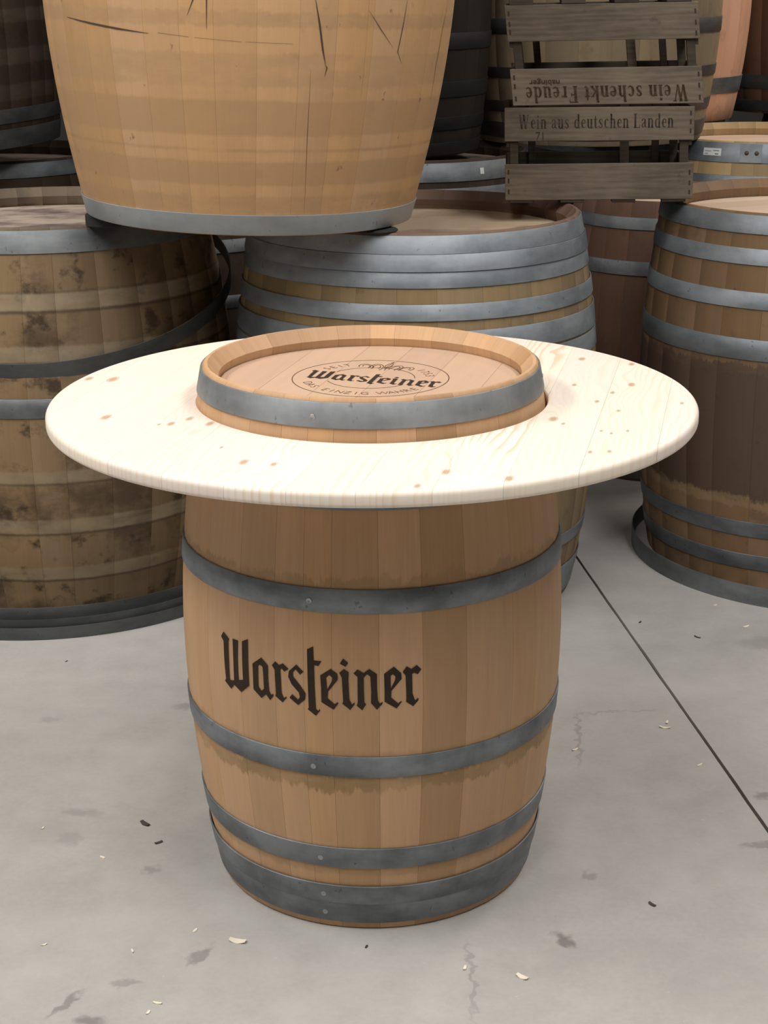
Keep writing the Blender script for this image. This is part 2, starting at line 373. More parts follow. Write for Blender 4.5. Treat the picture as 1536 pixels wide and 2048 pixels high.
LET={
'W':[[(-46.6,538),(-44.2,529),(-44.6,524),(-44.5,489),(-44.4,454),(-42.5,457),(-42.5,493),(-42.7,532),(-40.5,532),(-40.7,496),(-40.6,461),(-38.9,464),(-39.0,499),(-39.0,533),(-36.8,540),(-36.8,502),(-36.7,457),(-39.8,440),(-42.5,449),(-44.0,439),(-46.5,449),(-46.0,454),(-46.4,486),(-46.6,521),(-47.7,528)]],
'a':[[(-32.1,514),(-29.9,503),(-29.9,478),(-29.7,458),(-29.1,451),(-28.4,454),(-28.3,450),(-29.5,441),(-30.8,450),(-32.4,441),(-35.1,453),(-35.1,475),(-35.2,499)],[(-32.6,501),(-33.2,498),(-33.3,461),(-32.3,454),(-31.4,459),(-31.5,483),(-31.7,498)]],
'r':[[(-27.5,513),(-26.3,508),(-25.1,512),(-23.3,504),(-24.7,498),(-25.5,503),(-25.9,500),(-25.8,482),(-25.7,459),(-25.0,450),(-24.3,454),(-24.1,452),(-25.5,442),(-27.7,451),(-27.5,456),(-27.7,498),(-28.6,505)]],
's':[[(-21.0,514),(-18.9,503),(-19.9,497),(-21.2,505),(-22.0,500),(-22.0,492),(-20.0,479),(-18.4,465),(-18.6,454),(-20.7,442),(-23.3,453),(-22.4,460),(-20.7,452),(-20.1,457),(-20.4,465),(-22.5,478),(-23.5,490),(-23.3,500)]],
't':[[(-16.0,549),(-15.9,525),(-13.7,525),(-14.6,516),(-15.8,517),(-15.7,477),(-15.5,440),(-14.9,436),(-14.4,440),(-14.3,437),(-15.6,427),(-17.9,437),(-17.6,440),(-17.7,484),(-17.8,543)]],
'e':[[(-11.1,513),(-9.3,505),(-9.2,495),(-11.9,473),(-12.1,461),(-10.2,451),(-9.2,455),(-9.2,452),(-10.5,441),(-13.9,453),(-13.9,479),(-14.1,500)],[(-11.6,502),(-12.4,497),(-12.2,476),(-10.8,492),(-10.7,498)]],
'idot':[[(-7.7,532),(-6.3,525),(-7.0,518),(-8.6,523)]],
'i':[[(-7.5,514),(-6.2,509),(-6.3,495),(-6.1,461),(-5.4,452),(-4.6,456),(-4.7,452),(-5.9,442),(-8.1,453),(-7.8,456),(-8.1,499),(-8.8,507)]],
'n':[[(-3.8,514),(-2.1,508),(-0.6,515),(1.5,506),(1.5,482),(1.7,460),(2.2,454),(3.0,457),(2.9,453),(1.4,443),(-0.2,455),(-0.1,475),(-0.3,502),(-1.2,506),(-2.1,500),(-2.1,480),(-2.0,456),(-1.5,453),(-2.6,442),(-4.1,450),(-3.8,456),(-3.8,501),(-4.9,507)]],
'e2':[[(6.1,518),(8.1,506),(8.2,496),(5.4,476),(5.3,464),(7.2,453),(8.1,457),(8.2,455),(6.8,444),(3.5,457),(3.5,482),(3.4,506)],[(5.8,505),(5.2,502),(5.2,480),(6.4,494),(6.5,501)]],
'r2':[[(9.6,517),(10.9,512),(12.4,518),(13.7,510),(12.7,502),(11.6,505),(11.1,503),(11.2,469),(11.9,456),(12.8,460),(12.9,456),(11.4,446),(9.4,455),(9.5,461),(9.3,501),(8.5,508)]],
}
for k,pl in LET.items():
    bm=fill2d([[(a,z/1000) for a,z in q] for q in pl])
    o=link('letter',bm_mesh('letter',wrap(bm,mp)),BURN,bt)
# logo on the head, engraved in the plane of the boards
ZH=MH-.036+.0004; CX,CY,RO=.0001,.005,.1364; PHI=R(-20)
for k,pl in LET.items():
    bm=fill2d([[(a,z/1000) for a,z in q] for q in pl])
    for v in bm.verts:
        s,t=R(v.co.x)*.34,v.co.y; v.co=Vector((.63*s+.16*t-.0102,-.235*s+.59*t-.3155,ZH))
    link('letter',bm_mesh('letter',bm),BURN,bt)
bm=bmesh.new()
ribbon_bm(bm,[(CX+RO*math.cos(2*PI*i/120),CY+RO*math.sin(2*PI*i/120)) for i in range(121)],.0016,ZH)
link('logo_ring',bm_mesh('logo_ring',bm),ETCH,bt)
for a0,a1 in ((-4,141),(-165,-45)):
    bm=bmesh.new(); ri=.077
    ribbon_bm(bm,[(CX+ri*math.cos(R(a0+(a1-a0)*i/50)),CY+ri*math.sin(R(a0+(a1-a0)*i/50))) for i in range(51)],.0014,ZH)
    link('logo_arc',bm_mesh('logo_arc',bm),ETCH,bt)
def arc_text(txt,a0,a1,rad,size,up):
    n=len(txt)
    for i,ch in enumerate(txt):
        if ch==' ': continue
        a=R(a0+(a1-a0)*i/(n-1)); bm=text_bm(ch,size,.9,-.0004)
        th=a-PI/2 if up else a+PI/2; c_,s_=math.cos(th),math.sin(th); bx,by=CX+rad*math.cos(a),CY+rad*math.sin(a); ox=size*-.36
        for v in bm.verts:
            x_,y_=v.co.x,v.co.y+ox; v.co=Vector((bx+x_*c_-y_*s_,by+x_*s_+y_*c_,ZH))
        link('letter',bm_mesh('letter',bm),ETCH,bt)
arc_text('SEIT',137,113,.107,.024,True); arc_text('1753',31,7,.105,.024,True); arc_text('DAS EINZIG WAHRE',-163,-49,.112,.024,False)
# crown emblem: arched loops over a band
bm=bmesh.new()
def crown_pt(u,v):
    ang=PHI; cx,cy=CX+.0285,CY+.082
    return (cx+u*math.cos(ang)-v*math.sin(ang),cy+u*math.sin(ang)+v*math.cos(ang))
def loop(cu,ru,rv,base,a0,a1,lean=0):
    pts=[]
    for i in range(19):
        a=R(a0+(a1-a0)*i/18); u=cu+ru*math.cos(a)+lean*math.sin(a); v=base+rv*math.sin(a); pts.append(crown_pt(u,v))
    ribbon_bm(bm,pts,.0015,ZH)
for sg in (-1,1):
    loop(sg*.036,.014,.018,-.008,-20 if sg>0 else 200,230 if sg>0 else -50,sg*.006)
    loop(sg*.036,.0075,.011,-.006,-10 if sg>0 else 190,215 if sg>0 else -35,sg*.004)
    loop(sg*.017,.013,.026,-.010,-20 if sg>0 else 200,220 if sg>0 else -40,sg*.003)
    loop(sg*.017,.007,.018,-.008,-10 if sg>0 else 190,210 if sg>0 else -30,sg*.002)
ribbon_bm(bm,[crown_pt(0,-.012),crown_pt(-.0055,.008),crown_pt(-.004,.024),crown_pt(0,.034),crown_pt(.004,.024),crown_pt(.0055,.008),crown_pt(0,-.012)],.0015,ZH)
ribbon_bm(bm,[crown_pt(0,-.010),crown_pt(0,.040)],.0013,ZH); ribbon_bm(bm,[crown_pt(-.004,.036),crown_pt(.004,.036)],.0013,ZH)
link('crown_emblem',bm_mesh('crown_emblem',bm),ETCH,bt)

# tabletop: edge-glued spruce boards with a round hole
KN=[(-.443,-.133,1.1),(-.329,-.178,.8),(-.302,-.146,.8),(-.265,-.179,.9),(-.473,.138,1.3),(-.518,.145,.9),(-.192,-.404,.9),(-.146,-.417,.7),(-.348,-.182,.4),(-.233,-.322,.4),(.299,-.164,1.0),(.398,.28,.9),(.486,.233,.8),(.462,.071,.9),(.42,.013,.6),(.385,-.049,.6),(.413,-.113,.5),(.312,-.194,.5),(.111,-.463,.9),(.201,-.499,.9),(.368,-.24,.4),(.382,-.255,.4),(.41,-.241,.4),(.335,-.362,.5),(.365,-.36,.5),(.36,.072,.6),(.067,-.532,.7),(.528,-.065,.5)]
TA=R(77.5)
h=T('pale_spruce'); x,y,z=h.xyz(); inf=h.info(); rnd=h.mul(inf.outputs['Random'],23)
ca,sa=math.cos(TA),math.sin(TA)
u=h.add(h.mul(x,ca),h.mul(y,sa)); v=h.sub(h.mul(y,ca),h.mul(x,sa)); uv=h.vec(u,v,0)
bump_=None; kd=None
for kx,ky,ks in KN:
    ku,kv=kx*ca+ky*sa,ky*ca-kx*sa
    d=h.vm('SUBTRACT',uv,(ku,kv,0)); l=h.vm('LENGTH',h.vm('MULTIPLY',d,(.62,1.35,1))); l=h.mul(l,1/(ks*.0095))
    w_=h.vm('LENGTH',h.vm('MULTIPLY',d,(.22,1,1))); g=h.m('POWER',2.718,h.mul(h.mul(w_,w_),-1/(.02*ks)**2)); g=h.mul(g,ks)
    kd=l if kd is None else h.m('MINIMUM',kd,l); bump_=g if bump_ is None else h.add(bump_,g)
ring=h.add(h.add(h.mul(v,85),h.mul(bump_,2.2)),h.add(h.mul(h.noise(h.vec(h.mul(u,.22),v,rnd),5,3),11),h.mul(h.noise(h.vec(h.mul(u,.6),v,rnd),18,2),1.0)))
fr=h.m('FRACT',h.add(ring,rnd)); late=h.mul(h.smooth(fr,.45,.92),h.sub(1,h.smooth(fr,.93,1.0)))
str_=h.mul(h.smooth(h.noise(h.vec(h.mul(u,.5),v,h.add(rnd,7)),7,3),.36,.58),inf.outputs['Alpha'])
col=h.mix(1,(.76,.675,.59),inf.outputs['Color'],'MULTIPLY')
col=h.mix(h.mul(late,h.add(.03,h.mul(str_,.62))),col,(.60,.40,.235))
col=h.mix(h.mul(h.smooth(h.noise(h.vec(h.mul(u,.1),v,rnd),220,2),.45,.75),.12),col,(.62,.46,.29))
col=h.mix(h.mul(h.sub(1,h.smooth(kd,.55,1.0)),.75),col,(.40,.21,.11))
col=h.mix(h.mul(h.mul(h.smooth(kd,.7,.9),h.sub(1,h.smooth(kd,1.0,1.25))),.35),col,(.30,.16,.09))
SPR=h.done(col,.55,bump=late,bs=.04,bd=.001,spec=.3)
top=bpy.data.objects.new('tabletop',None); C.objects.link(top); top.parent=bt; top.location=(.003,-.003,0); top['label']='round pale spruce tabletop ring with knots'
Rt,Rho,zt,th,rr=.560,.3045,.8835,.026,.009
prof=[(Rho,zt-th),(Rho,zt-.002),(Rho+.002,zt)]+[(Rho+(Rt-Rho)*q,zt) for q in (.25,.5,.75)]
prof+=[(Rt-rr+rr*math.sin(R(q)),zt-rr+rr*math.cos(R(q))) for q in (0,18,36,54,72,90)]+[(Rt-rr*.8+rr*.8*math.cos(R(q)),zt-th+rr*.8-rr*.8*math.sin(R(q))) for q in (0,22,45,67,90)]
prof+=[(Rho+(Rt-Rho)*q,zt-th) for q in (.66,.33)]
ringme=revolve('board',prof,192,25)
ct=[-.57,-.505,-.40,-.30,-.205,-.10,.0,.095,.20,.305,.40,.50,.57]; rg=random.Random(11)
Dv=Vector((-sa,ca,0)); Du=Vector((ca,sa,0))
for i in range(len(ct)-1):
    crossing=min(abs(ct[i]),abs(ct[i+1]))<Rho and not (ct[i]>Rho or ct[i+1]<-Rho)
    for half in ((-1,1) if crossing else (0,)):
        bm=bmesh.new(); bm.from_mesh(ringme)
        G=lambda: list(bm.verts)+list(bm.edges)+list(bm.faces)
        for pc,pn in ([(Dv*(ct[i]+.00015),-Dv),(Dv*(ct[i+1]-.00015),Dv)]+([(Vector((0,0,0)),Du*-half)] if half else [])):
            bmesh.ops.bisect_plane(bm,geom=G(),plane_co=pc,plane_no=pn,clear_outer=True,dist=1e-6)
        if not bm.verts: bm.free(); continue
        be=[e for e in bm.edges if e.is_boundary]
        if be: bmesh.ops.holes_fill(bm,edges=be,sides=0)
        bmesh.ops.recalc_face_normals(bm,faces=bm.faces)
        o=link('board',bm_mesh('board',bm,30),SPR,top); q=rg.uniform(.95,1.04); o.color=(q,q*rg.uniform(.975,1.0),q*rg.uniform(.94,1.0),1.0 if -.31<ct[i]<-.2 else (.75 if abs(ct[i]-.0)<.05 else rg.uniform(.15,.5)))
bpy.data.meshes.remove(ringme)

# ------------------------------------------------------------------ large barrels, front row
HB=1.005
PALE=(.30,.245,.165); DARK=(.045,.030,.020)
M_LEFT=stave_mat('weathered_oak_staves',(.195,.130,.070),(.10,.14,.22),
    marks=[(.960,1.1,(.16,.125,.095),.7,.004,0),(.806,.850,PALE,.75,.012,.85),(.680,.720,PALE,.7,.012,.8),(.370,.404,PALE,.55,.012,.8),(.232,.272,PALE,.55,.012,.8),(.100,.136,PALE,.55,.012,.8),
           (.800,.808,DARK,.7,.006,0),(.848,.853,DARK,.5,.004,0),(.676,.682,DARK,.7,.006,0),(.366,.372,DARK,.6,.006,0),(.228,.234,DARK,.7,.006,0),(.095,.101,DARK,.7,.006,0)],
    grime=[(5,.48,.66,(.065,.040,.022),.85),(15,.54,.68,(.035,.022,.014),.85),(4,.58,.72,(.24,.17,.09),.5)],rough=.75,tint=1)
M_OLDHEAD=head_mat('old_wine_stained_head',(.46,.38,.31),[(4,.40,.62,(.10,.065,.065),.85)],ang=15)
M_MIDHEAD=head_mat('grey_brown_head',(.60,.46,.32),[(5,.56,.76,(.12,.07,.06),.7),(2.2,.5,.6,(.25,.18,.13),.5)],ang=10)
M_RHEAD=head_mat('clean_pale_head',(.66,.50,.36),ang=20)
M_MID=stave_mat('worn_oak_staves',(.235,.165,.088),(.10,.12,.15),marks=[(.960,1.1,(.17,.105,.085),.8,.004,0)],grime=[(14,.56,.74,(.13,.085,.05),.6)],rough=.7)
M_RIGHT=stave_mat('wine_stained_oak_staves',(.20,.122,.064),(.10,.12,.14),
    marks=[(.255,.62,(.055,.036,.028),.80,.07,.0),(.235,.265,(.24,.165,.09),.65,.05,.7),(.60,.64,(.12,.075,.05),.6,.05,.5)],
    grime=[(10,.55,.72,(.09,.055,.035),.6),(28,.62,.72,(.05,.03,.02),.5)],rough=.7)
BAND=(.36,.255,.135)
M_TOP=stave_mat('planed_oak_staves',(.475,.285,.142),(.07,.08,.10),
    marks=[(.225,.300,(.355,.215,.108),.62,.012,0),(.115,.168,(.355,.215,.11),.6,.012,.0),(.052,.090,(.34,.205,.105),.5,.02,.4),(.33,.40,(.36,.225,.12),.55,.03,.5),(.455,.485,(.32,.2,.11),.55,.03,.7),(.190,.196,(.28,.17,.085),.6,.006,.6)],
    grime=[(16,.60,.74,(.27,.165,.085),.45),(5,.52,.72,(.36,.225,.115),.4)],spots=.6,rough=.6)
lb,lh,lp=barrel('wine_barrel','weathered brown barrel with bare blotchy staves and three hoops around its foot','barrel',(-.9,4.405,0),HB,.42,.485,1.9,M_LEFT,
    [(.943,.998,DULL),(.543,.592,DULL)],30,None,(.72,1.15),.08,M_OLDHEAD,15,22,1.15,.05,21)
mb,mh,mpf=barrel('wine_barrel','barrel with three touching bright zinc hoops below its rim, under the crates','barrel',(.088,4.27,0),HB,.423,.480,1.9,M_MID,
    [(.957,1.0,GALV),(.917,.957,GALV,.003),(.879,.919,GALV),(.803,.842,GALV,.001),(.722,.778,GALV,.001),(.668,.716,GALV),(.170,.205,GALV),(.066,.104,GALV,.001),(.018,.066,GALV)],
    30,None,(.8,1.15),.08,M_MIDHEAD,10,22,1.15,.05,22)
rb_,rh,rp=barrel('wine_barrel','wine-stained barrel with a clean pale head and one hoop lying around its foot','barrel',(1.195,4.5,0),HB,.422,.466,1.9,M_RIGHT,
    [(.953,1.0,GALV),(.876,.917,GALV),(.766,.809,GALV),(.635,.689,GALV),(.154,.196,GALVD),(.059,.102,GALVD)],30,None,(.8,1.15),.08,M_RHEAD,20,22,1.15,.05,23)
tb,th_,tp_=barrel('wine_barrel','pale oak barrel standing across two others, one hoop at its foot','barrel',(-.328,4.09,HB+.0205),1.2,.397,.492,1.7,M_TOP,
    [(.002,.048,GALVM)],26,[-95,-80,-66,-55,-44,-35,-24,-14,-5,6,17,27,38,50,62,76,92],(.9,1.08),.08,M_RHEAD,40,26,1.1,.05,24,
    tones=[.95,.93,.86,.84,.87,1.02,1.0,1.04,1.0,1.07,.99,1.03,1.06,1.0,1.02,1.05],bottom=True,gr=.00018)
TOPMARKS= [([(-52.7,0.46),(-42.9,0.451),(-32.3,0.442),(-22.6,0.435)],0.006),([(-19.8,0.437),(-11.4,0.431)],0.004),([(-9.9,0.43),(2.1,0.424)],0.0035),([(3.1,0.424),(15.3,0.422)],0.0035),([(-6.2,0.569),(-6.5,0.508),(-6.7,0.448)],0.004),([(-10.8,0.539),(-9.9,0.508),(-11.6,0.475)],0.004),([(20.7,0.516),(22.1,0.464),(23.3,0.411),(24.3,0.38)],0.006),([(24.2,0.38),(24.8,0.373),(24.3,0.354)],0.004),([(49.4,0.523),(48.4,0.459),(47.4,0.406),(49.6,0.38)],0.003),([(36.1,0.493),(40.3,0.455),(45.2,0.416)],0.0025),([(73.4,0.52),(70.5,0.453),(69.4,0.373),(69.8,0.292)],0.003),([(69.4,0.504),(68.0,0.465)],0.003),([(66.0,0.381),(66.4,0.358)],0.003),([(20.3,0.368),(20.5,0.225),(21.5,0.052)],0.0016),([(35.9,0.525),(36.0,0.309)],0.0016)]
tb.rotation_euler=(0,R(1.9),0)
CRACK=T('dark_crack').done((.06,.035,.02),.8)
for pts,wd in TOPMARKS:
    wd*=.7
    bm=bmesh.new()
    L,Rr=ribbon([(math.radians(a)*.5,z) for a,z in pts],[wd*q for q in ([.2]+[1]*(len(pts)-2)+[.2])])
    vl=[bm.verts.new((math.degrees(x/.5),y,0)) for x,y in L]; vr=[bm.verts.new((math.degrees(x/.5),y,0)) for x,y in Rr]
    for i in range(len(pts)-1): bm.faces.new((vr[i],vr[i+1],vl[i+1],vl[i]))
    link('scratch',bm_mesh('scratch',wrap(bm,tp_,.0006,2,.03)),CRACK,tb)
# black pads under the standing barrel
PAD=T('black_rubber').done((.012,.012,.012),.8)
for (px,py),hh,lab in (((-.675,4.02),.0305,'black rubber pad wedged under the standing barrel on the weathered barrel'),((-.012,3.89),.0075,'black rubber pad under the standing barrel on the zinc-hooped barrel')):
    me=revolve('pad',[(.0,0),(.046,0),(.05,.003),(.05,max(hh-.003,.0045)),(.046,hh),(.0,hh)],32,40)
    tag(link('rubber_pad',me,PAD,None,(px,py,HB-.0005)),lab,'rubber pad')

# loose hoops
def loose(name,label,loc,rad,z0,z1,mat,rot=(0,0,0),flare=0,group=None):
    o=link(name,revolve('hoop_band',[(rad,z0),(rad+.0025,z0),(rad+.0025+flare,z1),(rad+flare,z1)],128,50),mat); o.location=loc; o.rotation_euler=rot
    return tag(o,label,'barrel hoop',group)
loose('barrel_hoop','grey hoop hanging askew around the weathered barrel',(-.9,4.388,.808),.487,-.022,.022,FLR,(R(17.5),0,0))
loose('barrel_hoop','outermost of the three floor hoops around the weathered barrel',(-.915,4.372,0),.570,0,.032,FLR)
loose('barrel_hoop','middle of the three floor hoops around the weathered barrel',(-.915,4.372,0),.559,0,.050,FLR)
loose('barrel_hoop','innermost of the three floor hoops around the weathered barrel',(-.913,4.38,0),.541,0,.072,FLR)
loose('barrel_hoop','wide grey hoop lying on the floor around the wine-stained barrel',(1.265,4.465,0),.541,0,.052,DULL)

# ------------------------------------------------------------------ barrels behind
M_DARK=stave_mat('dark_old_staves',(.055,.036,.024),(.10,.14,.2),marks=[(.15,.20,(.12,.095,.065),.6,.02,.8),(.26,.31,(.12,.095,.065),.6,.02,.8),(.39,.43,(.12,.095,.065),.6,.02,.8)],grime=[(9,.5,.7,(.03,.02,.015),.7)],rough=.8)
IRON_SHADE=steel_mat('shade_black_iron',(.012,.012,.012),(.025,.025,.025),rough=.7,metal=.3)  # hoop colour blackened to stand in for shade behind the pale barrel
M_BLACK=stave_mat('shade_black_staves',(.022,.016,.012),(.10,.14,.2),rough=.9)  # wood painted near black: its base colour carries the shade there
M_RED=stave_mat('reddish_oak_staves',(.15,.082,.054),(.09,.12,.12),grime=[(12,.55,.75,(.10,.05,.035),.5)],rough=.7)
M_PINK=stave_mat('pinkish_oak_staves',(.56,.315,.205),(.08,.10,.12),grime=[(9,.56,.74,(.33,.17,.11),.5),(30,.66,.74,(.15,.08,.06),.5)],rough=.7)
M_TAN=stave_mat('tan_oak_staves',(.22,.165,.10),(.10,.12,.16),grime=[(10,.52,.72,(.15,.10,.06),.6)],marks=[(.0,.08,(.30,.25,.19),.5,.03,.5)],rough=.75)
M_YEL=stave_mat('yellow_oak_staves',(.46,.32,.16),(.09,.1,.12),rough=.7)
def back(label,loc,mat,hoops,hm,seed,Re=.42,Rb=.47,hang=30,n=28,tone=(.8,1.15),hmat=M_OLDHEAD,H=HB):
    return barrel('wine_barrel',label,'barrel',loc,H,Re,Rb,1.9,mat,[(a,b,hm) for a,b in hoops],n,None,tone,.08,hmat,hang,14,1.15,.05,seed)
STD=[(.95,.998),(.862,.90),(.73,.775),(.23,.275),(.105,.143),(.007,.055)]
back('small reddish barrel between the zinc-hooped and wine-stained barrels, behind the crates',(.93,5.4,0),M_RED,[(.823,.860),(.683,.727),(.30,.34),(.15,.19),(.01,.055)],DULL,31,.29,.345,H=.91,n=24,hmat=M_MIDHEAD)
back('small dark barrel behind the gap between the weathered and zinc-hooped barrels',(-.62,5.35,0),M_DARK,[(.89,.93),(.77,.81),(.6,.64),(.31,.35),(.14,.18),(.01,.055)],DULL,38,.29,.345,H=.95,n=24)
b8,h8,p8=back('yellowish barrel with a paper sticker and two rivets on its top hoop',(1.5,6.44,0),M_YEL,[(.930,1.0),(.855,.885),(.72,.765),(.24,.28),(.12,.16),(.01,.07)],GALV,32,.447,.49,15,hmat=M_RHEAD)
b13,h13,p13=back('barrel with a broad blue-grey top hoop behind the zinc-hooped barrel',(.09,5.87,0),M_DARK,[(.935,.996),(.86,.914),(.73,.775),(.23,.275),(.105,.143),(.007,.055)],GALVD,33)
back('floor barrel in the back row behind the weathered barrel',(-1.4,5.9,0),M_DARK,STD,GALVD,34)
back('floor barrel in the last row carrying the pinkish barrel',(1.12,7.45,0),M_DARK,STD,DULL,36)
back('floor barrel in the last row carrying the dark brown barrel',(2.13,7.42,0),M_DARK,STD,DULL,37)
z2=HB
back('tan upper barrel with black rusty hoops behind the crates',(.775,6.29,z2),M_TAN,[(.021,.077),(.115,.153),(.233,.269),(.383,.434),(.58,.63),(.74,.78),(.86,.90),(.945,.998)],BLK,41,.418,.475)
back('bright pinkish upper barrel with one grey hoop behind the tan one',(1.08,7.21,z2),M_PINK,[(.112,.177),(.83,.89)],GALVD,42,.42,.475)
back('dark brown upper barrel beside the pinkish one',(1.97,7.6,z2),M_RED,[(.105,.165),(.01,.055),(.84,.9),(.945,.998)],DULL,43)
back('near-black upper barrel with dark hoops between the pale barrel and the crates',(-.08,5.9,z2),M_BLACK,[(.005,.045),(.086,.129),(.193,.244),(.346,.399),(.64,.70),(.82,.88),(.945,.998)],IRON_SHADE,44,.42,.463)
back('dark streaked upper barrel above the back-row barrel behind the weathered one',(-1.52,5.67,z2+.03),M_DARK,[(.002,.062),(.08,.125),(.88,.925),(.945,.998)],DULL,45)[0].rotation_euler=(0,R(-4.2),0)
# rivets, lap joint and sticker on the sticker barrel's hoop
rv=rivet_mesh(.0085,.006)
for a in (-23,-18.5): on_hoop(rv,RUSTR,h8[0],a,p8(.965)+.0035,.965)
rs=rivet_mesh(.004,.002)
def patch(name,pf,a0,a1,z0,z1,lift,th,mat,parent,round_=0):
    N=8; rows=[(z0,),(z1,)]; vs=[];fs=[]
    for lf in (lift,lift+th):
        for zz in (z0,z1):
            for i in range(N+1):
                a=R(a0+(a1-a0)*i/N); q=pf(zz)+lf; vs.append((q*math.sin(a),-q*math.cos(a),zz))
    n=N+1
    for i in range(N):
        fs+=[(2*n+i,2*n+i+1,3*n+i+1,3*n+i),(i,n+i,n+i+1,i+1),(i,i+1,2*n+i+1,2*n+i),(n+i,3*n+i,3*n+i+1,n+i+1)]
    fs+=[(0,2*n,3*n,n),(N,n+N,3*n+N,2*n+N)]
    return link(name,pyd(name,vs,fs,40),mat,parent)
PAPER=T('white_paper').done((.78,.80,.80),.7); INK=T('grey_print').done((.18,.19,.20),.7)
patch('hoop_lap',p8,-26,-16.2,.932,.998,.0028,.0022,GALV,h8[0])
st=patch('paper_sticker',p8,-44,-35,.952,.978,.0032,.0004,PAPER,h8[0])
for a0,a1,z0,z1 in ((-39,-36,.968,.971),(-38,-36.3,.956,.960),(-43.3,-40,.966,.968),(-43.3,-41.5,.957,.959)):
    patch('sticker_print',p8,a0,a1,z0,z1,.0037,.0002,INK,h8[0])
patch('paper_sticker',p13,33.5,35.5,.955,.975,.0032,.0004,PAPER,h13[0])
# zinc-hooped barrel: rivet on a low hoop
on_hoop(rs,SCREW,mh[7],53,mpf(.085)+.0045,.085)

# ------------------------------------------------------------------ crates
def crate_mat(name,base):
    h=T(name); x,y,z=h.xyz(); rnd=h.mul(h.info().outputs['Random'],19)
    g=h.noise(h.vec(h.mul(x,.10),h.mul(y,.6),h.add(z,rnd)),110,3,.6); b=h.noise(h.vec(h.mul(x,.6),y,h.add(z,rnd)),9,4,.6)
    w=h.node('ShaderNodeTexWave',wave_type='BANDS',bands_direction='Z'); h.put(w.inputs[0],h.vec(h.mul(x,.12),0,h.add(z,rnd))); w.inputs['Scale'].default_value=22; w.inputs['Distortion'].default_value=9; w.inputs['Detail'].default_value=2
    f=h.add(h.mul(g,.35),h.add(h.mul(b,.58),h.mul(w.outputs['Fac'],.07)))
    col=h.mix(h.smooth(f,.3,.7),tuple(c*.62 for c in base),tuple(c*1.25 for c in base))
    col=h.mix(1,col,h.info().outputs['Color'],'MULTIPLY')
    s=h.noise(h.vec(x,y,h.add(z,rnd)),14,4,.65); col=h.mix(h.mul(h.smooth(s,.62,.74),.6),col,(.05,.04,.03))
    return h.done(col,.8,bump=g,bs=.25,bd=.002,spec=.2)
CW=crate_mat('weathered_crate_wood',(.150,.120,.088)); CWD=crate_mat('dark_crate_wood',(.055,.044,.032))
h=T('faded_brown_print'); n=h.noise(h.co(),60,4,.7); PRB=h.done(h.mix(h.smooth(n,.35,.7),(.035,.02,.011),(.085,.056,.035)),.85,spec=.1)
h=T('faded_black_print'); n=h.noise(h.co(),60,4,.7); PRK=h.done(h.mix(h.smooth(n,.35,.65),(.022,.018,.016),(.07,.055,.042)),.85,spec=.1)
NAIL=T('rusty_staple').done((.04,.026,.02),.7,.3)
